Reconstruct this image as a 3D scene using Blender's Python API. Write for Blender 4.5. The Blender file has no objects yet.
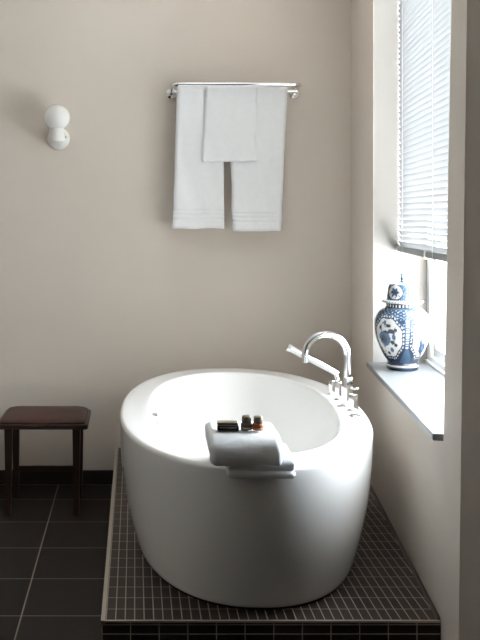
import bpy, bmesh, math, random
from mathutils import Vector, Matrix, noise
PI = math.pi
C = bpy.context.scene.collection
random.seed(7)

# ------------------------------------------------------------------ helpers
def link(o, parent=None):
    C.objects.link(o)
    if parent: o.parent = parent
    return o

def obj(name, bm, mat, parent=None, smooth=True, angle=None, loc=None):
    bmesh.ops.recalc_face_normals(bm, faces=bm.faces[:])
    me = bpy.data.meshes.new(name)
    bm.to_mesh(me); bm.free()
    if smooth:
        for p in me.polygons: p.use_smooth = True
    o = bpy.data.objects.new(name, me)
    if mat: me.materials.append(mat)
    link(o, parent)
    if smooth and angle:
        me.set_sharp_from_angle(angle=math.radians(angle))
    if loc: o.location = loc
    return o

def thing(name, label, cat, loc=(0, 0, 0), rotz=0, group=None):
    o = bpy.data.objects.new(name, None); C.objects.link(o)
    o.location = loc; o.rotation_euler = (0, 0, rotz); o.empty_display_size = .05
    o['label'] = label; o['category'] = cat
    if group: o['group'] = group
    return o

def tag(o, label, cat, group=None):
    o['label'] = label; o['category'] = cat
    if group: o['group'] = group
    return o

def struct(o, label=None):
    o['kind'] = 'structure'
    return o

def add_box(bm, x0, x1, y0, y1, z0, z1, bev=0, seg=2):
    vs = [bm.verts.new(p) for p in ((x0,y0,z0),(x1,y0,z0),(x1,y1,z0),(x0,y1,z0),(x0,y0,z1),(x1,y0,z1),(x1,y1,z1),(x0,y1,z1))]
    fs = [bm.faces.new([vs[i] for i in q]) for q in ((3,2,1,0),(4,5,6,7),(0,1,5,4),(1,2,6,5),(2,3,7,6),(3,0,4,7))]
    if bev:
        es = list({e for f in fs for e in f.edges})
        bmesh.ops.bevel(bm, geom=es, offset=bev, segments=seg, profile=.5, affect='EDGES', clamp_overlap=True)
    return bm

def box(x0, x1, y0, y1, z0, z1, bev=0, seg=2):
    return add_box(bmesh.new(), x0, x1, y0, y1, z0, z1, bev, seg)

def add_prism(bm, bottom, top):
    """closed prism between two equal-length loops of 3D points"""
    a = [bm.verts.new(p) for p in bottom]; b = [bm.verts.new(p) for p in top]
    n = len(a)
    bm.faces.new(a[::-1]); bm.faces.new(b)
    for i in range(n):
        bm.faces.new((a[i], a[(i+1) % n], b[(i+1) % n], b[i]))
    return bm

def add_lathe(bm, prof, n=48, cx=0, cy=0, cap0=True, cap1=True):
    rings = []
    for r, z in prof:
        rings.append([bm.verts.new((cx + r*math.cos(2*PI*i/n), cy + r*math.sin(2*PI*i/n), z)) for i in range(n)])
    for a, b in zip(rings, rings[1:]):
        for i in range(n):
            bm.faces.new((a[i], a[(i+1) % n], b[(i+1) % n], b[i]))
    if cap0: bm.faces.new(rings[0][::-1])
    if cap1: bm.faces.new(rings[-1])
    return bm

def lathe(prof, n=48, **k):
    return add_lathe(bmesh.new(), prof, n, **k)

def add_tube(bm, pts, r, n=16):
    """round tube along a polyline; r is a number or one radius per point"""
    pts = [Vector(p) for p in pts]
    rr = r if isinstance(r, (list, tuple)) else [r]*len(pts)
    t0 = (pts[1]-pts[0]).normalized()
    up = Vector((0, 0, 1)) if abs(t0.z) < .9 else Vector((1, 0, 0))
    u = t0.cross(up).normalized()
    rings = []
    for i, p in enumerate(pts):
        t = (pts[min(i+1, len(pts)-1)] - pts[max(i-1, 0)]).normalized()
        u = (u - t*u.dot(t)).normalized(); v = t.cross(u)
        rings.append([bm.verts.new(p + (u*math.cos(2*PI*k/n) + v*math.sin(2*PI*k/n))*rr[i]) for k in range(n)])
    for a, b in zip(rings, rings[1:]):
        for k in range(n):
            bm.faces.new((a[k], a[(k+1) % n], b[(k+1) % n], b[k]))
    bm.faces.new(rings[0][::-1]); bm.faces.new(rings[-1])
    return bm

def tube(pts, r, n=16):
    return add_tube(bmesh.new(), pts, r, n)

# ------------------------------------------------------------------ materials
def lin(c):
    f = lambda v: v/12.92 if v <= .04045 else ((v+.055)/1.055)**2.4
    return tuple(f(v/255) for v in c) + (1,)

def nodes(name):
    m = bpy.data.materials.new(name); m.use_nodes = True
    nt = m.node_tree
    return m, nt, nt.nodes['Principled BSDF']

def plain(name, col, rough=.5, metal=0, coat=0, spec=.5):
    m, nt, b = nodes(name)
    b.inputs['Base Color'].default_value = col
    b.inputs['Roughness'].default_value = rough
    b.inputs['Metallic'].default_value = metal
    b.inputs['Coat Weight'].default_value = coat
    b.inputs['Specular IOR Level'].default_value = spec
    return m

def noisy(name, c0, c1, scale, rough=.6, bump=0, bscale=None, detail=4, dist=.002, **k):
    m, nt, b = nodes(name)
    tc = nt.nodes.new('ShaderNodeTexCoord')
    nz = nt.nodes.new('ShaderNodeTexNoise'); nz.inputs['Scale'].default_value = scale; nz.inputs['Detail'].default_value = detail
    nt.links.new(tc.outputs['Object'], nz.inputs['Vector'])
    mx = nt.nodes.new('ShaderNodeMix'); mx.data_type = 'RGBA'
    mx.inputs['A'].default_value = c0; mx.inputs['B'].default_value = c1
    nt.links.new(nz.outputs['Fac'], mx.inputs['Factor'])
    nt.links.new(mx.outputs['Result'], b.inputs['Base Color'])
    b.inputs['Roughness'].default_value = rough
    if bump:
        n2 = nt.nodes.new('ShaderNodeTexNoise'); n2.inputs['Scale'].default_value = bscale or scale*4; n2.inputs['Detail'].default_value = 3
        nt.links.new(tc.outputs['Object'], n2.inputs['Vector'])
        bp = nt.nodes.new('ShaderNodeBump'); bp.inputs['Strength'].default_value = bump; bp.inputs['Distance'].default_value = dist
        nt.links.new(n2.outputs['Fac'], bp.inputs['Height'])
        nt.links.new(bp.outputs['Normal'], b.inputs['Normal'])
    for kk, v in k.items(): b.inputs[kk].default_value = v
    return m

def tiles(name, axes, pitch, origin, grout_w, c_tile, c_tile2, c_grout, rough=.25, lines=(1, 1)):
    """grid of tiles on two world axes with grout joints; each tile varies a little in tone"""
    m, nt, b = nodes(name)
    N, L = nt.nodes, nt.links
    geo = N.new('ShaderNodeNewGeometry'); sep = N.new('ShaderNodeSeparateXYZ')
    L.new(geo.outputs['Position'], sep.inputs[0])
    def mth(op, a, bb=None, cc=None):
        n = N.new('ShaderNodeMath'); n.operation = op
        for i, v in enumerate((a, bb, cc)):
            if v is None: continue
            if isinstance(v, (int, float)): n.inputs[i].default_value = v
            else: L.new(v, n.inputs[i])
        return n.outputs[0]
    masks = []; cells = []
    for ax, p, o0, gw in zip(axes, pitch, origin, grout_w):
        t = mth('DIVIDE', mth('SUBTRACT', sep.outputs[ax], o0), p)
        fl = mth('FLOOR', mth('ADD', t, .0)); cells.append(fl)
        fr = mth('SUBTRACT', t, fl)
        d = mth('MULTIPLY', mth('SUBTRACT', .5, mth('ABSOLUTE', mth('SUBTRACT', fr, .5))), p)   # distance to joint
        masks.append(mth('SUBTRACT', 1.0, mth('MINIMUM', 1.0, mth('MAXIMUM', 0.0, mth('DIVIDE', mth('SUBTRACT', d, gw*.35), gw*.3)))))
    g = mth('MAXIMUM', masks[0], masks[1])
    cmb = N.new('ShaderNodeCombineXYZ'); L.new(cells[0], cmb.inputs[0]); L.new(cells[1], cmb.inputs[1])
    wn = N.new('ShaderNodeTexWhiteNoise'); wn.noise_dimensions = '3D'; L.new(cmb.outputs[0], wn.inputs['Vector'])
    mx = N.new('ShaderNodeMix'); mx.data_type = 'RGBA'
    mx.inputs['A'].default_value = c_tile; mx.inputs['B'].default_value = c_tile2
    L.new(wn.outputs['Value'], mx.inputs['Factor'])
    mg = N.new('ShaderNodeMix'); mg.data_type = 'RGBA'
    L.new(g, mg.inputs['Factor']); L.new(mx.outputs['Result'], mg.inputs['A']); mg.inputs['B'].default_value = c_grout
    L.new(mg.outputs['Result'], b.inputs['Base Color'])
    L.new(mth('ADD', rough, mth('MULTIPLY', g, .5)), b.inputs['Roughness'])
    b.inputs['Specular IOR Level'].default_value = .16
    bp = N.new('ShaderNodeBump'); bp.inputs['Strength'].default_value = .5; bp.inputs['Distance'].default_value = .001; bp.invert = True
    L.new(g, bp.inputs['Height']); L.new(bp.outputs['Normal'], b.inputs['Normal'])
    return m

M = {}
M['wall'] = noisy('plaster_beige', lin((205, 196, 186)), lin((211, 202, 192)), 2.2, .75, bump=.12, bscale=60, dist=.001)
M['ceil'] = noisy('plaster_white', lin((232, 229, 224)), lin((236, 233, 228)), 3, .8)
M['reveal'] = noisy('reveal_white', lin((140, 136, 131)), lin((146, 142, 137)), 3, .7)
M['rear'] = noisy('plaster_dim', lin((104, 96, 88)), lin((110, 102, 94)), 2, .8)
M['floor'] = tiles('floor_tile', (0, 1), (.66, .3495), (-.414, 3.424), (.0052, .0045), lin((28, 23, 20)), lin((31, 26, 23)), lin((150, 140, 128)), .5)
M['mos_top'] = tiles('mosaic_top', (0, 1), (.0296, .0889), (-.0898, 3.003), (.0032, .0032), lin((31, 24, 21)), lin((46, 36, 31)), lin((170, 157, 144)), .42)
M['mos_front'] = tiles('mosaic_front', (0, 2), (.0888, .0287), (-.1026, .1612), (.0032, .0032), lin((44, 36, 34)), lin((52, 43, 40)), lin((168, 156, 146)), .3)
M['mos_side'] = tiles('mosaic_side', (1, 2), (.0889, .0287), (3.003, .1612), (.0032, .0032), lin((44, 36, 34)), lin((52, 43, 40)), lin((168, 156, 146)), .3)
M['trim'] = plain('trim_metal', lin((172, 164, 152)), .32, .6)
M['base_tile'] = noisy('baseboard_tile', lin((34, 29, 26)), lin((40, 34, 30)), 6, .45)
M['acrylic'] = plain('white_acrylic', (.91, .91, .90, 1), .12, 0, .4)
M['plinth'] = plain('dark_plinth', lin((30, 27, 25)), .6)
M['chrome'] = plain('chrome', (.92, .93, .94, 1), .09, 1)
M['steel'] = plain('brushed_steel', (.6, .6, .59, 1), .25, 1)
M['stone'] = noisy('grey_stone', lin((90, 92, 93)), lin((106, 108, 109)), 9, .32, detail=6)
M['white_paint'] = plain('white_gloss_paint', (.88, .88, .86, 1), .35)
M['rail_grey'] = plain('blind_rail_grey', lin((122, 125, 123)), .4)
M['cord'] = plain('white_cord', (.85, .85, .84, 1), .7)
M['opal'] = plain('opal_glass', (.86, .86, .84, 1), .22, 0, .3)
M['porcelain'] = plain('white_ceramic', (.82, .82, .79, 1), .3)
M['screw'] = plain('dark_screw', lin((120, 118, 112)), .4, .6)
M['wood'] = noisy('dark_wood', lin((46, 33, 27)), lin((58, 42, 34)), 18, .4, bump=.1, bscale=90)
M['leather'] = noisy('oxblood_leather', lin((52, 22, 15)), lin((60, 26, 19)), 12, .6, bump=.15, bscale=220, dist=.0006)
M['taupe'] = plain('taupe_plastic', lin((124, 110, 94)), .4)
M['black'] = plain('black_card', lin((26, 24, 23)), .3)
M['amber'] = plain('amber_label', lin((158, 84, 44)), .35)
M['brown'] = plain('brown_label', lin((92, 78, 64)), .4)
M['pale_line'] = plain('pale_stripe', lin((170, 166, 158)), .5)

def terry(name, c0, c1):
    m = noisy(name, c0, c1, 40, .95, bump=.55, bscale=420, dist=.003)
    b = m.node_tree.nodes['Principled BSDF']
    b.inputs['Sheen Weight'].default_value = .25
    b.inputs['Specular IOR Level'].default_value = .1
    return m
M['towel'] = terry('white_terry', lin((240, 244, 247)), lin((249, 251, 253)))

# slats: thin white painted metal that lets a little light through
m, nt, b = nodes('blind_slat'); N, L = nt.nodes, nt.links
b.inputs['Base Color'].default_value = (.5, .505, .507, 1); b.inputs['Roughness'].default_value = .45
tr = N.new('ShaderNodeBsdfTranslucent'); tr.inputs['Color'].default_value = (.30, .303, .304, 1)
mx = N.new('ShaderNodeMixShader'); mx.inputs[0].default_value = .5
L.new(b.outputs[0], mx.inputs[1]); L.new(tr.outputs[0], mx.inputs[2]); L.new(mx.outputs[0], N['Material Output'].inputs['Surface'])
M['slat'] = m
# pane: thin clear glass
m, nt, b = nodes('window_pane'); N, L = nt.nodes, nt.links
tp = N.new('ShaderNodeBsdfTransparent'); gl = N.new('ShaderNodeBsdfGlossy'); gl.inputs['Roughness'].default_value = .02
lw = N.new('ShaderNodeLayerWeight'); lw.inputs['Blend'].default_value = .5
pw = N.new('ShaderNodeMath'); pw.operation = 'POWER'; L.new(lw.outputs['Facing'], pw.inputs[0]); pw.inputs[1].default_value = 5
fr = N.new('ShaderNodeMath'); fr.operation = 'MULTIPLY_ADD'; L.new(pw.outputs[0], fr.inputs[0]); fr.inputs[1].default_value = .7; fr.inputs[2].default_value = .03
mx = N.new('ShaderNodeMixShader'); L.new(fr.outputs[0], mx.inputs[0]); L.new(tp.outputs[0], mx.inputs[1]); L.new(gl.outputs[0], mx.inputs[2])
L.new(mx.outputs[0], N['Material Output'].inputs['Surface'])
M['pane'] = m
# warm tinted sheet that dims the fill from the added left opening
m, nt, b = nodes('fill_tint_pane'); N, L = nt.nodes, nt.links
tp = N.new('ShaderNodeBsdfTransparent'); tp.inputs['Color'].default_value = (.31, .265, .225, 1)
L.new(tp.outputs[0], N['Material Output'].inputs['Surface'])
M['pane_fill'] = m
# painted porcelain: colours come from the painted pattern on the mesh
m, nt, b = nodes('delft_porcelain'); N, L = nt.nodes, nt.links
at = N.new('ShaderNodeVertexColor'); at.layer_name = 'pattern'
L.new(at.outputs['Color'], b.inputs['Base Color']); b.inputs['Roughness'].default_value = .2; b.inputs['Specular IOR Level'].default_value = .4
M['delft'] = m

# ------------------------------------------------------------------ room shell
EYE = 1.46
YB = 5.085            # back wall
ANG = math.atan(.1011)
WO = Vector((.949, 2.914, 0))                 # the right wall runs slightly askew from here
WD = Vector((math.sin(ANG), math.cos(ANG), 0)); WN = Vector((math.cos(ANG), -math.sin(ANG), 0))
def W(s, t, z): return WO + WD*s + WN*t + Vector((0, 0, z))
ZC = 3.0
XL, YR, XR = -2.4, -1.7, 2.6

def plan(e):      # outline of the room in plan, following the skewed window wall
    a, b2 = W(-.1, .34, 0), W(2.30, .34, 0)
    return [(XL-e, YR-e), (XR+e, YR-e), (XR+e, 2.70), (a.x, 2.78), (b2.x, YB+e), (XL-e, YB+e)]
struct(obj('floor', add_prism(bmesh.new(), [(x, y, -.12) for x, y in plan(0)], [(x, y, 0) for x, y in plan(0)]), M['floor'], smooth=False))
struct(obj('ceiling', add_prism(bmesh.new(), [(x, y, ZC) for x, y in plan(.15)], [(x, y, ZC+.15) for x, y in plan(.15)]), M['ceil'], smooth=False))
struct(obj('wall_back', box(XL-.15, 1.50, YB, YB+.15, -.12, ZC), M['wall'], smooth=False))
LW = (.85, 1.20, 1.60, 2.10)      # opening added out of view in the left wall to let in fill light
bm = bmesh.new()
add_box(bm, XL-.15, XL, YR, LW[0], -.12, ZC); add_box(bm, XL-.15, XL, LW[1], YB, -.12, ZC)
add_box(bm, XL-.15, XL, LW[0], LW[1], -.12, LW[2]); add_box(bm, XL-.15, XL, LW[0], LW[1], LW[3], ZC)
struct(obj('wall_left', bm, M['wall'], smooth=False))
bm = bmesh.new()
for q in ((LW[0], LW[0]+.05, LW[2], LW[3]), (LW[1]-.05, LW[1], LW[2], LW[3]), (LW[0], LW[1], LW[2], LW[2]+.05), (LW[0], LW[1], LW[3]-.05, LW[3])):
    add_box(bm, XL-.12, XL-.07, *q)
w2 = struct(obj('fill_window', bm, M['white_paint'], smooth=False))  # frame round the added fill opening
obj('pane', box(XL-.10, XL-.096, LW[0]+.04, LW[1]-.04, LW[2]+.04, LW[3]-.04), M['pane_fill'], w2, smooth=False)
struct(obj('wall_rear', box(XL-.15, XR+.15, YR-.15, YR, -.12, ZC), M['rear'], smooth=False))
struct(obj('wall_side', box(XR, XR+.15, YR, 2.6, -.12, ZC), M['rear'], smooth=False))

SN, SF = -.022, 1.394          # near and far jamb of the window along the wall
SPL = .046                     # splay of the far jamb over the reveal depth
TF, TO = .25, .36              # inner face of the window frame, outer wall face
ZS, ZH = .787, 2.72            # sill top, window head
S0 = -.204
bm = bmesh.new()
def wall_piece(poly, z0, z1, polytop=None):
    add_prism(bm, [W(s, t, z0) for s, t in poly], [W(s, t, z1) for s, t in (polytop or poly)])
dn = .045                      # the near jamb leans out a little towards the top
wall_piece([(SF, 0), (2.30, 0), (2.30, TO), (SF+SPL*TO/TF, TO)], -.12, ZC)
nj0, nj1 = .037, -.207
wall_piece([(S0, 0), (nj0, 0), (nj0-.03, TO), (S0-.3, TO)], -.12, ZC, [(S0-.165, 0), (nj1, 0), (nj1-.03, TO), (S0-.465, TO)])
nj = lambda z: nj0 + (nj1-nj0)*(z+.12)/(ZC+.12)      # near jamb line
fo = SF+SPL*TO/TF
def under(z): return [(nj(z), 0), (SF, 0), (fo, TO), (nj(z)-.03, TO)]
wall_piece(under(-.12), -.12, ZS-.022, under(ZS-.022))
wall_piece(under(ZH), ZH, ZC, under(ZC))
struct(obj('wall_right', bm, M['wall'], smooth=False))
# the same wall turns the corner here and runs off to the right, facing the camera
a0 = W(S0, 0, 0); a1 = W(S0-.165, 0, 0)
bm = bmesh.new()
zt = ZC
P0 = W(S0, 0, 0); P1 = W(S0-.165, 0, 0)
add_prism(bm, [(P0.x+.001, P0.y-.002, -.12), (XR+.15, P0.y-.002, -.12), (XR+.15, P0.y+.12, -.12), (P0.x+.02, P0.y+.12, -.12)],
              [(P1.x+.001, P1.y-.002, zt), (XR+.15, P1.y-.002, zt), (XR+.15, P1.y+.12, zt), (P1.x+.02, P1.y+.12, zt)])
struct(obj('wall_return', bm, M['wall'], smooth=False))

# baseboard of dark tile along the back wall, left of the platform
struct(obj('baseboard_back', box(XL, -.1026, YB-.012, YB+.01, .004, .081, .002, 1), M['base_tile'], smooth=False))

# ------------------------------------------------------------------ window
win = bpy.data.objects.new('window_1', None); C.objects.link(win); win['kind'] = 'structure'
sF = SF + SPL; sN = -.215
def wbox(bm, s0, s1, t0, t1, z0, z1):
    return add_prism(bm, [W(s0, t0, z0), W(s1, t0, z0), W(s1, t1, z0), W(s0, t1, z0)], [W(s0, t0, z1), W(s1, t0, z1), W(s1, t1, z1), W(s0, t1, z1)])
# plastered white reveal lining (jambs and head)
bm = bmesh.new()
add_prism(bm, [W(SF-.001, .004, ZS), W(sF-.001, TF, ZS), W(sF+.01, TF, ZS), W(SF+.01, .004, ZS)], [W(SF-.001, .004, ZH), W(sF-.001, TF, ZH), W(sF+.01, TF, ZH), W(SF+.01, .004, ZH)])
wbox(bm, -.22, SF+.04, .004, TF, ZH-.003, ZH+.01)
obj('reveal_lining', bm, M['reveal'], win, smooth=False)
bm = bmesh.new()
wbox(bm, sF-.055, sF+.02, TF, TF+.07, ZS-.02, ZH)
wbox(bm, sN-.02, sN+.055, TF, TF+.07, ZS-.02, ZH)
wbox(bm, sN, sF, TF, TF+.07, ZS-.02, ZS+.035)
wbox(bm, sN, sF, TF, TF+.07, ZH-.05, ZH)
wbox(bm, sN, sF, TF-.012, TF+.01, ZS-.02, ZS+.012)       # stop bead on the sill
bmesh.ops.bevel(bm, geom=bm.edges[:], offset=.003, segments=1, affect='EDGES')
obj('window_frame', bm, M['white_paint'], win, smooth=False)
mid = (sF+sN)/2
for k, (q0, q1) in enumerate(((sN+.05, sF-.05),)):
    bm = bmesh.new(); f = .042
    wbox(bm, q0, q0+f, TF+.02, TF+.06, ZS+.03, ZH-.045); wbox(bm, q1-f, q1, TF+.02, TF+.06, ZS+.03, ZH-.045)
    wbox(bm, q0, q1, TF+.02, TF+.06, ZS+.03, ZS+.03+f); wbox(bm, q0, q1, TF+.02, TF+.06, ZH-.045-f, ZH-.045)
    ca = obj('casement', bm, M['white_paint'], win, smooth=False)
    bm = bmesh.new(); wbox(bm, q0+f-.004, q1-f+.004, TF+.038, TF+.042, ZS+.03+f-.004, ZH-.045-f+.004)
    obj('pane', bm, M['pane'], ca, smooth=False)
bm = bmesh.new()
d = .03
add_prism(bm, [W(SN+.0, -d, ZS-.022), W(SF+.006, -d, ZS-.022), W(SF+.006, 0, ZS-.022), W(sF+.01, TF+.01, ZS-.022), W(SN-.05, TF+.01, ZS-.022), W(SN-.002, 0, ZS-.022)],
              [W(SN+.0, -d, ZS), W(SF+.006, -d, ZS), W(SF+.006, 0, ZS), W(sF+.01, TF+.01, ZS), W(SN-.05, TF+.01, ZS), W(SN-.002, 0, ZS)])
bmesh.ops.bevel(bm, geom=bm.edges[:], offset=.002, segments=2, affect='EDGES')
sill = obj('window_sill', bm, M['stone'], win, smooth=False); sill['label'] = 'pale grey stone window sill'

# venetian blind
t = thing('venetian_blind', 'white venetian blind half lowered in the window above the vase', 'blind', W(.68, .12, 1.29))
inv = Matrix.Translation(-Vector(t.location))
def wl(s, tt, z): return W(s, tt, z) - Vector(t.location)
bs0, bs1 = -.085, SF+.016
pitch = .0245; zb = 1.318; nsl = int((ZH-.06-zb)/pitch)
bm = bmesh.new()
tilt = math.radians(-63); hw = .0128
for k in range(nsl):
    z = zb + .012 + k*pitch
    rowsA = []
    for j in range(5):                              # slightly crowned slat, outer edge up
        u = (j/4*2-1); cr = .0016*(1-u*u)
        tt = u*hw*math.cos(tilt) - cr*math.sin(tilt); zz = u*hw*math.sin(tilt) + cr*math.cos(tilt)
        rowsA.append((tt, zz))
    th = .0004
    up = [[bm.verts.new(wl(s, .12+a, z+c+th)) for a, c in rowsA] for s in (bs0, bs1)]
    lo = [[bm.verts.new(wl(s, .12+a, z+c-th)) for a, c in rowsA] for s in (bs0, bs1)]
    for j in range(4):
        bm.faces.new((up[0][j], up[0][j+1], up[1][j+1], up[1][j])); bm.faces.new((lo[0][j+1], lo[0][j], lo[1][j], lo[1][j+1]))
    for j in (0, 4): bm.faces.new((up[0][j], up[1][j], lo[1][j], lo[0][j]))
    for e in (0, 1): bm.faces.new(up[e] + lo[e][::-1])
obj('slats', bm, M['slat'], t, smooth=False)
def wlbox(bm, s0, s1, t0, t1, z0, z1):
    return add_prism(bm, [wl(s0, t0, z0), wl(s1, t0, z0), wl(s1, t1, z0), wl(s0, t1, z0)], [wl(s0, t0, z1), wl(s1, t0, z1), wl(s1, t1, z1), wl(s0, t1, z1)])
bm = wlbox(bmesh.new(), bs0, bs1, .105, .135, zb-.024, zb); bmesh.ops.bevel(bm, geom=bm.edges[:], offset=.003, segments=2, affect='EDGES')
br = obj('bottom_rail', bm, M['rail_grey'], t, smooth=False); br['label'] = 'grey bottom rail'
bm = wlbox(bmesh.new(), bs0, bs1, .095, .145, ZH-.05, ZH-.004); obj('head_rail', bm, M['white_paint'], t, smooth=False)
for s in (bs1-.166, bs1-.79, bs0+.06):
    bm = bmesh.new()
    for tt in (.1035, .1365):
        add_tube(bm, [wl(s, tt, zb-.02), wl(s, tt, ZH-.03)], .0007, 6)
    obj('ladder_cord', bm, M['cord'], t)
for s in (bs1-.02, bs1-.647, bs0+.06):
    bm = wlbox(bmesh.new(), s-.006, s+.006, .101, .139, zb-.03, zb+.004); obj('rail_clip', bm, M['white_paint'], t, smooth=False)

# ------------------------------------------------------------------ platform
XW = lambda y: .949 + (y-2.914)*.1011
PT = .2014; PX0 = -.1026; PY0 = 2.914
pl = thing('tiled_platform', 'low step clad in small dark mosaic tiles carrying the bathtub', 'platform', (.4, 3.9, 0))
off = -Vector(pl.location)
def P(x, y, z): return Vector((x, y, z)) + off
bm = bmesh.new()
q = [(PX0, PY0), (XW(PY0)-.001, PY0), (XW(YB)-.001, YB-.001), (PX0, YB-.001)]
add_prism(bm, [P(x, y, .001) for x, y in q], [P(x, y, PT) for x, y in q])
o = obj('mosaic_body', bm, M['mos_top'], pl, smooth=False)
o.data.materials.append(M['mos_front']); o.data.materials.append(M['mos_side'])
for f in o.data.polygons:
    n = f.normal
    f.material_index = 0 if abs(n.z) > .5 else (1 if abs(n.y) > .8 else 2)
bm = bmesh.new()
add_prism(bm, [P(x, y, PT-.0055) for x, y in ((PX0-.003, PY0-.003), (XW(PY0)-.002, PY0-.003), (XW(PY0)-.002, PY0+.006), (PX0-.003, PY0+.006))],
              [P(x, y, PT+.0015) for x, y in ((PX0-.003, PY0-.003), (XW(PY0)-.002, PY0-.003), (XW(PY0)-.002, PY0+.006), (PX0-.003, PY0+.006))])
obj('edge_trim', bm, M['trim'], pl, smooth=False)
bm = bmesh.new()
add_prism(bm, [P(x, y, PT-.009) for x, y in ((PX0-.003, PY0-.003), (PX0+.010, PY0-.003), (PX0+.010, YB-.002), (PX0-.003, YB-.002))],
              [P(x, y, PT+.0026) for x, y in ((PX0-.003, PY0-.003), (PX0+.010, PY0-.003), (PX0+.010, YB-.002), (PX0-.003, YB-.002))])
obj('edge_trim', bm, M['trim'], pl, smooth=False)
bm = bmesh.new()
add_prism(bm, [P(XW(PY0)-.012, PY0+.01, PT), P(XW(PY0)-.001, PY0+.01, PT), P(XW(YB)-.001, YB-.002, PT), P(XW(YB)-.012, YB-.002, PT)],
              [P(XW(PY0)-.006, PY0+.01, PT+.003), P(XW(PY0)-.001, PY0+.01, PT+.01), P(XW(YB)-.001, YB-.002, PT+.01), P(XW(YB)-.006, YB-.002, PT+.003)])
obj('sealant_joint', bm, plain('sealant', lin((70, 62, 55)), .6), pl, smooth=False)

# ------------------------------------------------------------------ bathtub
TX, TY, TH = .431, 3.8485, .0442      # turned slightly clockwise seen from above
RZ = .68
tub = thing('bathtub', 'white oval freestanding bathtub on the dark mosaic platform', 'bathtub', (TX, TY, PT), -TH)
def sring(a, b, n, z, N=128, dy=0):
    pts = []
    for i in range(N):
        c, s = math.cos(2*PI*i/N), math.sin(2*PI*i/N)
        pts.append((a*math.copysign(abs(c)**(2/n), c), dy + b*math.copysign(abs(s)**(2/n), s), z))
    return pts
A, B, NN = .4895, .9513, 2.2266
IA, IB, IN = .3708, .7927, 2.287
H = RZ - PT
def loft(rings, cap0=True, cap1=True):
    bm = bmesh.new()
    rs = [[bm.verts.new(p) for p in r] for r in rings]
    n = len(rs[0])
    for a, b2 in zip(rs, rs[1:]):
        for i in range(n): bm.faces.new((a[i], a[(i+1) % n], b2[(i+1) % n], b2[i]))
    if cap0: bm.faces.new(rs[0][::-1])
    if cap1: bm.faces.new(rs[-1])
    return bm
rings = []
z0 = .008
def outer(z):
    u = 1 - (z - z0)/(H - z0)
    return .0665*u**2.2, .0904*u**2.2
for z in [z0, z0+.004] + [z0 + .02 + (H-.016-z0-.02)*k/18 for k in range(19)]:
    ia_, ib_ = outer(z); e = .004 if z == z0 else 0
    rings.append(sring(A-ia_-e, B-ib_-e, NN, z))
ro = .014
for k in range(1, 7):
    a_ = k/6*PI/2
    rings.append(sring(A-ro*(1-math.cos(a_)), B-ro*(1-math.cos(a_)), NN, H-ro+ro*math.sin(a_)))
ri = .012
for k in range(1, 4):
    f = k/4; rings.append(sring((A-ro)*(1-f)+(IA+ri)*f, (B-ro)*(1-f)+(IB+ri)*f, NN*(1-f)+IN*f, H, dy=.012*f))
for k in range(0, 7):
    a_ = k/6*PI/2
    rings.append(sring(IA+ri*(1-math.sin(a_)), IB+ri*(1-math.sin(a_)), IN, H-ri*(1-math.cos(a_)), dy=.012))
zf = .075
for k in range(1, 13):
    f = k/12; g = math.sin(f*PI/2*.9)
    z = H-ri - (H-ri-zf-.09)*f
    rings.append(sring(IA-.05*f**1.4, IB-.14*f**1.3, IN, z, dy=.012))
a1_, b1_ = IA-.05, IB-.14
for k in range(1, 9):
    a_ = k/8*PI/2
    rings.append(sring(a1_-.10*(1-math.cos(a_)), b1_-.12*(1-math.cos(a_)), IN, zf+.09-.09*math.sin(a_), dy=.012))
rings.append(sring(.06, .15, 2, zf-.004, dy=.012))
obj('tub_shell', loft(rings), M['acrylic'], tub)
o = obj('plinth', loft([sring(A-.073, B-.097, NN, .0005), sring(A-.073, B-.097, NN, z0+.003)]), M['plinth'], tub, angle=40)
o['label'] = 'dark recessed plinth'
# overflow plate on the inner left side, cover plate on the rim
bm = bmesh.new(); add_box(bm, -.013, .013, -.020, .020, -.022, .022, .005, 3)
ov = obj('overflow_plate', bm, M['chrome'], tub, angle=40); ov['label'] = 'chrome overflow plate'
ov.location = (-.347, -.104, H-.036)
bm = lathe([(.0, .005), (.020, .0055), (.026, .004), (.028, .001), (.028, -.001)][::-1], 40)
cp = obj('cover_plate', bm, M['chrome'], tub); cp['label'] = 'oval chrome cover plate'
def tubloc(x, y):        # world -> tub frame
    v = Vector((x-TX, y-TY)); c, s = math.cos(TH), math.sin(TH)
    return (v.x*c - v.y*s, v.x*s + v.y*c)
px_, py_ = tubloc(.853, 3.643)
cp.location = (px_, py_, H); cp.scale = (.8, 1.25, 1)
dr = obj('drain', lathe([(0, .006), (.03, .006), (.036, .002), (.036, 0)][::-1], 32), M['chrome'], tub); dr.location = (0, .012, zf-.004); dr['label'] = 'chrome drain'

# ------------------------------------------------------------------ bath mixer on the right of the rim
mx_ = thing('bath_mixer', 'chrome deck mixer with tall arched spout on right of tub rim', 'tap', (.865, 3.9, RZ))
def L_(x, y, z): return Vector((x-.865, y-3.9, z))
def post(name, x, y, w, h, base=True):
    bm = bmesh.new()
    c = L_(x, y, 0)
    add_box(bm, -w/2, w/2, -w/2, w/2, .0, h, .0025, 2)
    o = obj(name, bm, M['chrome'], mx_, angle=40); o.location = c; o.rotation_euler = (0, 0, math.radians(32))
    bm = bmesh.new(); w2 = w*1.25
    add_box(bm, -w2/2, w2/2, -w2/2, w2/2, .0, .005, .0015, 1)
    obj('flange', bm, M['chrome'], o, angle=40)
    return o
post('shower_holder', .858, 4.085, .024, .061)
post('diverter_block', .860, 3.963, .025, .077)
post('spout_base', .8656, 3.838, .033, .117)
post('handle_block', .8717, 3.75, .029, .066)
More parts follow.
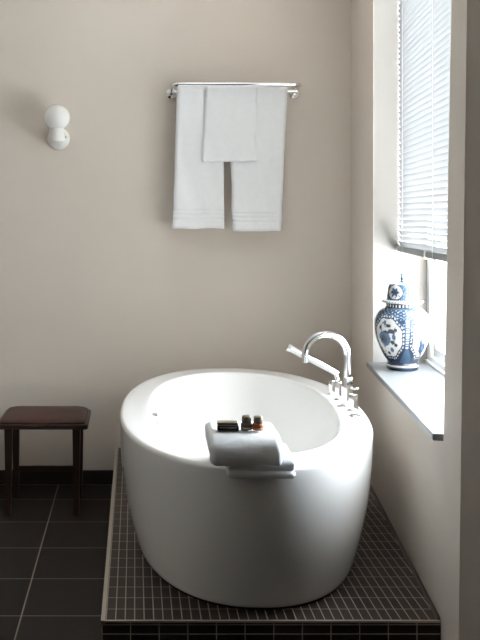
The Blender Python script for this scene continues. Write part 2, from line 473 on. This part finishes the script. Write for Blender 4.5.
# lever handles
o = obj('lever', lathe([(.002, 0), (.014, 0), (.015, .002), (.015, .006), (.012, .008), (.0, .0085)], 24, cap1=False), M['chrome'], mx_); o.location = L_(.900, 3.84, .068)
bm = tube([L_(.872, 3.838, .071), L_(.900, 3.84, .071)], .0035, 10); obj('lever_arm', bm, M['chrome'], mx_)
# spout: riser and half-circle arch reaching over the tub
sx, sy = .867, 3.838
R_ = .0875
za = .206
pts = [L_(sx, sy, .114 + (za-.114)*k/6) for k in range(7)]
dirv = Vector((-1, -.02, 0)).normalized()
for k in range(1, 25):
    a_ = k/24*PI*1.03
    pts.append(L_(sx, sy, za) + dirv*(R_*(1-math.cos(a_))) + Vector((0, 0, R_*math.sin(a_))))
e_ = pts[-1]; pts.append(e_ + (pts[-1]-pts[-2]).normalized()*.016)
obj('spout', tube(pts, .0140, 20), M['chrome'], mx_, angle=60)
e2 = pts[-1]; dd = (pts[-1]-pts[-2]).normalized()
o = obj('spout_ring', tube([e2 - dd*.010, e2 + dd*.003], .0154, 20), M['chrome'], mx_, angle=40)
# hand shower resting in its holder
hp0 = Vector((.858, 3.985, RZ+.108)); hp1 = Vector((.650, 3.985, RZ+.220))
hd = (hp1-hp0)
hs = thing('hand_shower', 'slim chrome hand shower leaning out over the tub from its holder', 'shower head', hp0)
dn_ = hd.normalized(); ln = hd.length
pts = [dn_*(ln*k/12) for k in range(13)]
obj('wand', tube(pts, [.0120+.0035*(k/12) for k in range(13)], 18), M['chrome'], hs, angle=50)
o = obj('shower_face', tube([dn_*(ln-.012), dn_*(ln+.004)], [.0175, .0175], 20), M['chrome'], hs, angle=40)
obj('hose_connector', tube([dn_*.004+Vector((-.004, 0, -.004)), Vector((-.002, -.004, -.020)), Vector((.0, -.008, -.028))], [.0095, .009, .009], 14), M['chrome'], hs, angle=50)

# ------------------------------------------------------------------ towel rail and hanging towels
RY = YB - .205; RZT = 2.138; RX0, RX1 = .197, .858
rail = thing('towel_rail', 'chrome double towel rail fixed high on the back wall', 'towel rail', ((RX0+RX1)/2, YB, RZT))
ro_ = -Vector(rail.location)
def RL(x, y, z): return Vector((x, y, z)) + ro_
pts = [RL(RX0, YB-.004, RZT-.004), RL(RX0, YB-.05, RZT-.003)]
rb = .03
pts += [RL(RX0, RY+rb+.02, RZT)]
for k in range(0, 9):
    a_ = k/8*PI/2; pts.append(RL(RX0+rb*(1-math.cos(a_)), RY+rb*(1-math.sin(a_)), RZT))
for k in range(1, 8): pts.append(RL(RX0+rb+(RX1-RX0-2*rb)*k/8, RY, RZT))
for k in range(0, 9):
    a_ = k/8*PI/2; pts.append(RL(RX1-rb*(1-math.sin(a_)), RY+rb*(1-math.cos(a_)), RZT))
pts += [RL(RX1, RY+rb+.02, RZT), RL(RX1, YB-.05, RZT-.003), RL(RX1, YB-.004, RZT-.004)]
obj('front_bar', tube(pts, .0125, 18), M['chrome'], rail, angle=60)
BY = YB - .115; BZ = RZT - .023
obj('inner_bar', tube([RL(RX0, BY, BZ), RL(RX1, BY, BZ)], .009, 16), M['chrome'], rail, angle=60)
for x in (RX0, RX1):
    bm = lathe([(.008, .040), (.014, .039), (.017, .034), (.018, .016), (.026, .013), (.031, .008), (.032, 0)][::-1], 32)
    o = obj('rosette', bm, M['chrome'], rail, angle=50); o.rotation_euler = (PI/2, 0, 0); o.location = RL(x, YB, RZT-.022)

def hang(name, xl0, xl1, xr0, xr1, zbot, r, th, label, seed, back=.55, bands=False, amp=.004):
    """towel draped over the inner bar: xl0/xr0 at the bar, xl1/xr1 at the front hem"""
    o0 = Vector(((xl0+xr0)/2, BY, BZ))
    path = []      # centre line (dy, dz, v) v=0 at bar top, 1 at hem
    Lf = BZ - zbot; Lb = Lf*back
    for k in range(14): path.append((r, -Lb + Lb*k/14, -(1-k/14)*back))
    for k in range(0, 13):
        a_ = k/12*PI; path.append((r*math.cos(a_), (r if r < .03 else .0362)*math.sin(a_), 0))
    nf = 150
    for k in range(1, nf+1): path.append((-r, -Lf*k/nf, k/nf))
    nx = 26
    bm = bmesh.new()
    top, bot = [], []
    for i, (dy, dz, v) in enumerate(path):
        a = path[max(i-1, 0)]; b2 = path[min(i+1, len(path)-1)]
        tv = Vector((0, b2[0]-a[0], b2[1]-a[1])).normalized(); nv = Vector((0, -tv.z, tv.y)) * -1
        if i > 20: pass
        rt, rbt = [], []
        endf = min(1, min(i*2, (len(path)-1-i))/3.0)
        for j in range(nx+1):
            u = j/nx
            vv = max(0, v); vx = abs(v)
            x = (xl0*(1-vx)+xl1*vx)*(1-u) + (xr0*(1-vx)+xr1*vx)*u - o0.x
            if v < 0: x *= 1-.03*vx
            p = Vector((x, dy, dz))
            w = amp*3.2*vv*noise.noise(Vector((x*13+seed+dz*2.2, dz*1.8, seed*3))) + amp*.45*noise.noise(Vector((x*26+seed, dz*6, seed)))
            x += .004*vv*noise.noise(Vector((seed, dz*9, u*.5)))
            ew = min(1, (min(u, 1-u))*nx/2.2)
            hth = th/2*(math.sqrt(max(0, 1-(1-ew)**2))*.85+.15)*(.35+.65*endf)
            if bands and v > 0:
                zz = (1-v)*Lf
                for bz in (.050, .072, .094):
                    hth -= .0034*math.exp(-((zz-bz)/.0045)**2)
            sag = Vector((0, 0, -.006*vv**6*noise.noise(Vector((u*3+seed, 0, 0)))))
            p.x = x
            q_ = p + Vector((0, -w if v > 0 else w*.3, 0)) + sag
            rt.append(bm.verts.new(q_ + nv*hth)); rbt.append(bm.verts.new(q_ - nv*hth))
        top.append(rt); bot.append(rbt)
    for i in range(len(path)-1):
        for j in range(nx):
            bm.faces.new((top[i][j], top[i][j+1], top[i+1][j+1], top[i+1][j]))
            bm.faces.new((bot[i][j+1], bot[i][j], bot[i+1][j], bot[i+1][j+1]))
        for j in (0, nx): bm.faces.new((top[i][j], bot[i][j], bot[i+1][j], top[i+1][j]))
    for i in (0, len(path)-1):
        for j in range(nx): bm.faces.new((top[i][j], top[i][j+1], bot[i][j+1], bot[i][j]))
    o = obj(name, bm, M['towel'], loc=o0)
    return tag(o, label, 'towel', 'long bath towels on the rail' if bands else None)
hang('bath_towel', .222, .197, .462, .471, 1.389, .019, .018, 'long white bath towel hanging at the left end of the rail', 2.3, bands=True)
hang('bath_towel', .495, .513, .803, .768, 1.374, .019, .018, 'long white bath towel hanging at the right end of the rail', 7.9, bands=True)
hang('hand_towel', .372, .351, .640, .636, 1.739, .042, .013, 'short white hand towel hung over the two long towels', 5.1, back=.8, amp=.004)

# ------------------------------------------------------------------ wall sconce
sc = thing('wall_sconce', 'white globe wall lamp, unlit, on the left of the back wall', 'lamp', (-.4127, YB, 1.871))
o = obj('back_plate', lathe([(.060, 0), (.060, .014), (.056, .022), (.046, .030), (.030, .034), (.0, .035)], 48, cap1=False), M['porcelain'], sc); o.rotation_euler = (PI/2, 0, 0)
obj('arm', tube([(0, -.03, 0), (0, -.07, 0), (0, -.115, .0), (0, -.13, .008)], [.036, .033, .033, .030], 28), M['porcelain'], sc, angle=60)
o = obj('socket', lathe([(.034, -.034), (.0385, -.030), (.0395, -.02), (.0395, .030), (.038, .036), (.030, .038)], 40), M['porcelain'], sc, angle=50); o.location = (0, -.125, .008)
prof = [(.0700*math.sin(PI*k/24), -.0700*math.cos(PI*k/24)) for k in range(3, 24)] + [(.001, .07)]
o = obj('globe', lathe(prof, 48), M['opal'], sc); o.location = (0, -.125, .104); o['label'] = 'opal glass globe'
o = obj('screw', lathe([(.004, 0), (.004, .003), (.002, .004)], 12), M['screw'], sc); o.rotation_euler = (PI/2, 0, 0); o.location = (.041, -.030, .008)

# ------------------------------------------------------------------ stool
st = thing('stool', 'low dark wooden stool with an oxblood leather seat by the back wall', 'stool', (-.450, 4.72, 0))
def rounded_rect(hx, hy, r, n=6):
    out = []
    for cx, cy, a0 in ((hx-r, hy-r, 0), (-hx+r, hy-r, PI/2), (-hx+r, -hy+r, PI), (hx-r, -hy+r, 3*PI/2)):
        for k in range(n+1):
            a_ = a0 + k/n*PI/2; out.append((cx+r*math.cos(a_), cy+r*math.sin(a_)))
    return out
hx, hy = .222, .185
bm = loft([[(x, y, z) for x, y in rounded_rect(hx-i, hy-i, r)] for i, r, z in ((.003, .012, .424), (0, .014, .427), (0, .014, .444), (.004, .012, .447))])
obj('seat_frame', bm, M['wood'], st, angle=40)
ins = [(.012, .020, .446, 0)]
lay = []
for k in range(9):
    f = k/8; a_ = f*PI/2
    i_ = .012 + .14*(1-math.cos(a_))**1.1; z_ = .446 + .036*math.sin(a_)**.8
    lay.append([(x, y, z_) for x, y in rounded_rect(hx-i_, hy-i_, .03)])
obj('seat_cushion', loft(lay), M['leather'], st)['label'] = 'oxblood leather cushion'
for lx in (-.165, .165):
    for ly in (-.145, .145):
        bm = bmesh.new()
        w0, w1 = .019, .0125
        # square leg, tapering to the foot
        bt = [(lx+a*w1, ly+b2*w1, .0) for a, b2 in ((-1,-1),(1,-1),(1,1),(-1,1))]
        tp_ = [(lx+a*w0, ly+b2*w0, .4245) for a, b2 in ((-1,-1),(1,-1),(1,1),(-1,1))]
        add_prism(bm, bt, tp_)
        bmesh.ops.bevel(bm, geom=bm.edges[:], offset=.002, segments=2, affect='EDGES')
        obj('leg', bm, M['wood'], st, smooth=False)
bm = box(-.152, .152, .137, .153, .135, .162, .002, 1); obj('stretcher', bm, M['wood'], st, smooth=False)
for ly in (-.145, .145):
    obj('apron', box(-.148, .148, ly-.008, ly+.008, .400, .4245), M['wood'], st, smooth=False) if ly > 0 else None

# ------------------------------------------------------------------ ginger jar on the sill
VX, VY = 1.168, 4.106
jar = thing('ginger_jar', 'blue and white porcelain lidded jar standing on the window sill', 'vase', (VX, VY, ZS), math.atan2(-VX, VY))
S_ = .004368
def yz(y): return (370.6-y)*S_
prof = [(13.6, 370.6), (15.0, 370.0), (15.3, 368.5), (15.2, 365), (14.4, 363.2), (14.8, 361.5), (17.0, 358.5), (19.6, 354.8), (21.5, 350.5), (23.2, 345.9), (24.9, 341.2), (26.1, 336.9), (26.9, 332.2), (27.2, 327.9), (27.0, 323.2), (26.1, 318.9), (24.8, 315.8), (22.9, 313), (20.4, 310.8), (17.6, 309.2), (16.3, 308.0), (16.0, 306.4), (16.1, 304.6), (15.2, 304.2)]
def cr(p0, p1, p2, p3, u):
    return tuple(.5*((2*b)+(-a+c)*u+(2*a-5*b+4*c-d2)*u*u+(-a+3*b-3*c+d2)*u**3) for a, b, c, d2 in zip(p0, p1, p2, p3))
def dense(pr, n=6):
    out = []
    for i in range(len(pr)-1):
        p0, p1, p2, p3 = pr[max(i-1, 0)], pr[i], pr[i+1], pr[min(i+2, len(pr)-1)]
        for k in range(n): out.append(cr(p0, p1, p2, p3, k/n))
    return out + [pr[-1]]
WHT = (.42, .43, .42); NAV = lin((26, 40, 60))[:3]; BLU = lin((46, 70, 94))[:3]; SKY = lin((98, 124, 144))[:3]; INK = lin((20, 28, 46))[:3]
rnd = random.Random(11)
def mixc(a, b, f): return tuple(x*(1-f)+y*f for x, y in zip(a, b))
CEN = (-34, 56, 146, -124)
blobs = {}
for ci, c in enumerate(CEN):
    L2 = []
    # main motif: a round bloom (or a perched shape) low in the panel, with leaves and sprays round it
    if ci % 2 == 0:
        L2.append((-7, 338, 15, 7.4, BLU, 0)); L2.append((-8, 338.5, 8, 4, NAV, .0))
        fixed = [(-4, 322.5, 3, 2.6), (4, 325, 6, 1.8), (12, 330.5, 8, 2.2), (16, 336, 4, 3.4), (12, 341.5, 5, 2.2), (19, 344, 4, 2), (8, 349, 5, 2.4), (-16, 327.5, 4, 1.8), (1, 331.5, 9, 1.4), (-2, 352.5, 5, 1.6), (20, 329, 3, 2)]
    else:
        L2.append((-2, 347, 13, 6, NAV, 0)); L2.append((-10, 341.5, 6, 3.6, NAV, 0)); L2.append((9, 341, 6, 2.4, INK, 0))
        fixed = [(-6, 324.5, 3, 3), (6, 326, 3, 3.4), (0, 333, 2.5, 3), (-12, 330, 3, 2), (14, 332, 4, 2), (-14, 338, 2.6, 2), (9, 335.5, 2.5, 2), (-3, 319.5, 3, 1.4), (3, 354, 8, 1.2)]
    for k, (x, y, rx, ry) in enumerate(fixed): L2.append((x, y, rx, ry, INK if k % 3 else BLU, rnd.uniform(-.5, .5)))
    for k in range(26): L2.append((rnd.uniform(-23, 23), rnd.uniform(320, 354), rnd.uniform(1.2, 2.2), rnd.uniform(.5, 1), BLU if k % 2 else INK, rnd.uniform(-.8, .8)))
    blobs[ci] = L2
def ground(ph, y):
    f = math.sin(math.radians(ph)*26)*math.sin(y*2.2)
    g2 = noise.noise(Vector((ph*.22, y*1.1, 3)))
    if f > .8: return WHT
    return BLU if g2 > .2 else (NAV if g2 > -.36 else SKY)
def body_col(ph, y):
    ph = (ph+180) % 360-180
    if y > 366.8: return NAV
    if y > 365.2: return WHT
    if y > 362.2: return INK
    if y < 308.6: return WHT if math.sin(math.radians(ph)*30) > .2 and 305.4 < y < 307.8 else INK
    if y < 310.4: return mixc(NAV, SKY, .3)
    for ci, c in enumerate(CEN):
        dx = (ph-c+180) % 360-180
        yc, hy_ = 337, 20.5
        v = (y-yc)/hy_
        a = math.atan2(v, dx/36)
        rr = math.hypot(dx/36, v)*(1+.035*math.cos(a*8))
        if rr < .93:
            col = WHT
            for bx, by, rx, ry, cc, rot in blobs[ci]:
                ax, ay = (dx-bx)*.47, y-by
                qx = ax*math.cos(rot)+ay*math.sin(rot); qy = -ax*math.sin(rot)+ay*math.cos(rot)
                if (qx/(rx*.47))**2+(qy/ry)**2 < 1: col = cc
            return col
        if rr < 1.0: return NAV
        if rr < 1.07: return WHT if math.sin(a*34) > -.2 else NAV
    d4 = min(abs((ph-(c+45)+180) % 360-180) for c in CEN)
    if d4 < 7 and 318 < y < 347:                         # dotted column between the panels
        if d4 > 4.6: return NAV
        return WHT if (math.sin(y*2.4) > .1 and d4 < 3.0) else BLU
    if y > 347: return BLU if d4 < 12*(y-345)/10 else (NAV if (int(y*.9)+int(ph/6)) % 2 else INK)
    return ground(ph, y)
def lid_col(ph, y):
    ph = (ph+180) % 360-180
    if y > 301.2: return WHT if math.sin(math.radians(ph)*40) > -.6 or y > 303.4 else BLU
    if y < 285.5: return WHT if abs(math.sin(math.radians(ph)*4)) > .5 else SKY
    for c in (-30, 60, 150, -120):
        dx = (ph-c+180) % 360-180
        v = (y-293)/7.6; rr = math.hypot(dx/33, v)
        a = math.atan2(v, dx/33)
        if rr < .5*(1+.22*math.cos(a*6)): return NAV if rr < .2 or math.cos(a*12) > .6 else BLU
        if rr < .92: return INK if .6 < rr < .82 and math.cos(a*9) > .75 and v > 0 else WHT
        if rr < 1.03: return NAV
    return mixc(ground(ph, y), BLU, .35)
def paint_lathe(name, pr, colf, n=220, dens=6, parent=jar):
    pr = dense(pr, dens)
    bm = lathe([(max(r, .02)*S_, yz(y)) for r, y in pr], n)
    o = obj(name, bm, M['delft'], parent)
    at = o.data.color_attributes.new('pattern', 'FLOAT_COLOR', 'POINT')
    for i, v in enumerate(o.data.vertices):
        ph = math.degrees(math.atan2(v.co.x, -v.co.y))
        c = colf(ph, 370.6 - v.co.z/S_)
        at.data[i].color = (*c, 1)
    return o
paint_lathe('jar_body', prof, body_col)
lidp = [(15.0, 304.1), (19.2, 304.0), (20.1, 303.4), (20.2, 302.4), (19.4, 301.6), (16.2, 301.0), (15.2, 300.0), (14.9, 296), (14.4, 291), (13.7, 287.5), (12.4, 285.6), (9, 284.6), (5, 284.0), (.5, 283.8)]
lid = paint_lathe('lid', lidp, lid_col, 200, 5)
finp = [(2.4, 284.2), (2.6, 283.2), (1.7, 282.4), (1.5, 281.6), (2.1, 280.6), (2.2, 279.8), (1.4, 278.8), (1.1, 277.8), (1.5, 276.6), (1.4, 275.2), (.8, 273.6), (.35, 271.6), (.1, 271.0)]
paint_lathe('finial', finp, lambda ph, y: INK if y > 282.5 or 279.2 < y < 280.2 else (BLU if int(y*1.1) % 2 else SKY), 24, 3, parent=lid)

# ------------------------------------------------------------------ folded towels on the front rim
def folded(name, prof, x0, x1, loc, label, seed, layers=(), endr=.014, amp=.004, slant=0):
    """fold of towelling: closed cross-section (y,z) run across x with soft rounded ends"""
    n = len(prof)
    # resample outline densely and smooth it
    pts = []
    for i in range(n):
        p0, p1, p2, p3 = prof[i-1], prof[i], prof[(i+1) % n], prof[(i+2) % n]
        for k in range(6): pts.append(cr(p0, p1, p2, p3, k/6))
    cy = sum(p[0] for p in pts)/len(pts); cz = sum(p[1] for p in pts)/len(pts)
    xs = []
    ne = 5
    for k in range(ne): a_ = k/ne*PI/2; xs.append((x0 + endr*(1-math.sin(a_)), endr*(1-math.cos(a_))))
    for k in range(25): xs.append((x0+(x1-x0)*k/24, 0)) if False else None
    mid_ = 24
    first = [(x0+endr*(1-math.sin(k/ne*PI/2)), endr*(1-math.cos(k/ne*PI/2))) for k in range(ne, 0, -1)]
    rows = []
    for k in range(ne+1):                      # left end
        a_ = k/ne*PI/2; rows.append((x0+endr*(1-math.sin(a_)), endr*(1-math.cos(PI/2-a_)) if False else endr*(1-math.sin(a_))))
    rows = []
    for k in range(ne):
        a_ = k/ne*PI/2; rows.append((x0+endr*(1-math.cos(a_)) , endr*(1-math.sin(a_))))
    for k in range(mid_+1): rows.append((x0+endr+(x1-x0-2*endr)*k/mid_, 0))
    for k in range(ne-1, -1, -1):
        a_ = k/ne*PI/2; rows.append((x1-endr*(1-math.cos(a_)), endr*(1-math.sin(a_))))
    bm = bmesh.new(); R2 = []
    N2 = len(pts)
    for x, ins_ in rows:
        rr = []
        for i, (y, z) in enumerate(pts):
            a = pts[i-1]; b2 = pts[(i+1) % N2]
            nv = Vector((b2[1]-a[1], -(b2[0]-a[0]))); 
            if nv.length > 0: nv.normalize()
            w = amp*noise.noise(Vector((x*12+seed, y*14, z*14))) + amp*.4*noise.noise(Vector((x*40+seed, y*40, z*40)))
            k_ = w - ins_
            xx = x + slant*(z-cz) + .004*noise.noise(Vector((seed, y*30, z*30)))
            rr.append(bm.verts.new((xx, y + nv.x*k_, z + nv.y*k_)))
        R2.append(rr)
    for a, b2 in zip(R2, R2[1:]):
        for i in range(N2): bm.faces.new((a[i], a[(i+1) % N2], b2[(i+1) % N2], b2[i]))
    bm.faces.new(R2[0][::-1]); bm.faces.new(R2[-1])
    o = obj(name, bm, M['towel'], loc=loc)
    return tag(o, label, 'towel', 'folded towels on the tub rim')
# lower towel: two layers laid over the front rim, their folded edges drooping outside; outline anticlockwise in (y, z)
lo_ = [(-.036, -.022), (-.020, -.0255), (-.0105, -.016), (-.0085, -.004), (-.004, .004), (.06, .0045), (.140, .005), (.156, .012), (.157, .030), (.142, .041), (.06, .042), (.0, .041), (-.024, .037), (-.040, .026), (-.042, .012), (-.036, .001), (-.043, -.006), (-.044, -.015)]
folded('folded_towel', lo_, .283, .490, (0, 2.899, RZ), 'folded white towel lying flat over the tub rim under another', 4.4, endr=.012, amp=.003)
up_ = [(-.076, .024), (-.060, .028), (-.046, .040), (-.02, .0445), (.06, .0455), (.112, .046), (.128, .056), (.131, .076), (.128, .100), (.112, .116), (.06, .1175), (-.01, .1155), (-.052, .106), (-.078, .086), (-.087, .060), (-.086, .036)]
up = folded('folded_towel', up_, .226, .446, (0, 2.905, RZ), 'folded white towel on top, carrying the small toiletries', 9.2, endr=.020, amp=.004, slant=-.03)

# ------------------------------------------------------------------ toiletries on the towel
TZ = RZ + .1185
sb = thing('soap_box', 'flat black box with a taupe top left of the two bottles', 'box', (.287, 2.902, TZ), math.radians(-4))
obj('box_body', box(-.033, .033, -.022, .022, 0, .015, .0025, 2), M['black'], sb, smooth=False)
obj('box_lid', box(-.034, .030, -.006, .026, .0145, .022, .003, 2), M['taupe'], sb, smooth=False)['label'] = 'taupe top'
obj('stripe', box(-.026, .026, -.0228, -.0215, .0085, .0105), M['pale_line'], sb, smooth=False)['label'] = 'pale stripe'
def bottle(x, y, label, mat, rz):
    b_ = thing('toiletry_bottle', label, 'bottle', (x, y, TZ), rz, 'toiletry bottles on the folded towel')
    obj('bottle_body', lathe([(.012, 0), (.0155, .0015), (.0165, .005), (.0165, .018), (.0155, .022), (.012, .0245), (.009, .026)], 28), mat, b_)
    obj('cap', lathe([(.0118, .0245), (.0132, .0255), (.0135, .030), (.0130, .044), (.0115, .0475), (.006, .049), (.0, .0492)], 28, cap1=False), M['taupe'], b_)['label'] = 'taupe cap'
    obj('label_band', lathe([(.0166, .006), (.0169, .0065), (.0169, .0095), (.0166, .010)], 28, cap0=False, cap1=False), M['pale_line'], b_)
    b_.scale = (1.1, 1.1, .9)
    return b_
bottle(.344, 2.898, 'small brown toiletry bottle with taupe cap in the middle of the towel', M['brown'], 0)
bottle(.379, 2.892, 'small amber toiletry bottle with taupe cap at right of the towel', M['amber'], .5)

# ------------------------------------------------------------------ light: daylight through the window and the added fill opening
wd = bpy.data.worlds.new('World'); bpy.context.scene.world = wd; wd.use_nodes = True
nt = wd.node_tree; N, L = nt.nodes, nt.links
bg = N['Background']
tc = N.new('ShaderNodeTexCoord'); sp = N.new('ShaderNodeSeparateXYZ'); L.new(tc.outputs['Generated'], sp.inputs[0])
rp = N.new('ShaderNodeValToRGB'); mr = N.new('ShaderNodeMapRange')
mr.inputs['From Min'].default_value = -.3; mr.inputs['From Max'].default_value = .6
L.new(sp.outputs['Z'], mr.inputs['Value']); L.new(mr.outputs[0], rp.inputs[0])
rp.color_ramp.elements[0].color = (.95, 1.02, 1.07, 1); rp.color_ramp.elements[1].color = (.73, .80, .86, 1)
L.new(rp.outputs[0], bg.inputs['Color']); bg.inputs['Strength'].default_value = 42

ld = bpy.data.lights.new('window_portal', 'AREA'); ld.shape = 'RECTANGLE'; ld.size = sF-sN; ld.size_y = ZH-ZS
ld.cycles.is_portal = True
lo2 = bpy.data.objects.new('window_portal', ld); C.objects.link(lo2)
lo2.location = W((sF+sN)/2, TO+.03, (ZS+ZH)/2)
l3 = ld.copy(); l3.size = LW[1]-LW[0]; l3.size_y = LW[3]-LW[2]  # sampling portal for the added fill opening
lo3 = bpy.data.objects.new('window_portal', l3); C.objects.link(lo3)
lo3.location = (XL-.17, (LW[0]+LW[1])/2, (LW[2]+LW[3])/2); lo3.rotation_euler = Vector((1, 0, 0)).to_track_quat('-Z', 'Z').to_euler()
lo2.rotation_euler = (-WN).to_track_quat('-Z', 'Z').to_euler()

# ------------------------------------------------------------------ camera and view
cd = bpy.data.cameras.new('Camera'); cam = bpy.data.objects.new('Camera', cd); C.objects.link(cam)
cam.location = (0, 0, EYE); cam.rotation_euler = (PI/2, 0, 0)
cd.sensor_fit = 'HORIZONTAL'; cd.sensor_width = 36; cd.lens = 940/480*36
cd.shift_x = (240-135)/480; cd.shift_y = -(320-215)/480
cd.clip_start = .05
S = bpy.context.scene
S.camera = cam
S.view_settings.view_transform = 'Standard'; S.view_settings.look = 'None'
S.view_settings.gamma = 1; S.view_settings.use_curve_mapping = False
S.view_settings.exposure = .33
S.cycles.max_bounces = 14; S.cycles.diffuse_bounces = 8; S.cycles.glossy_bounces = 6
S.cycles.transmission_bounces = 8; S.cycles.transparent_max_bounces = 12
S.cycles.use_denoising = True
S.cycles.sample_clamp_indirect = 6
S.cycles.caustics_reflective = True; S.cycles.blur_glossy = .6
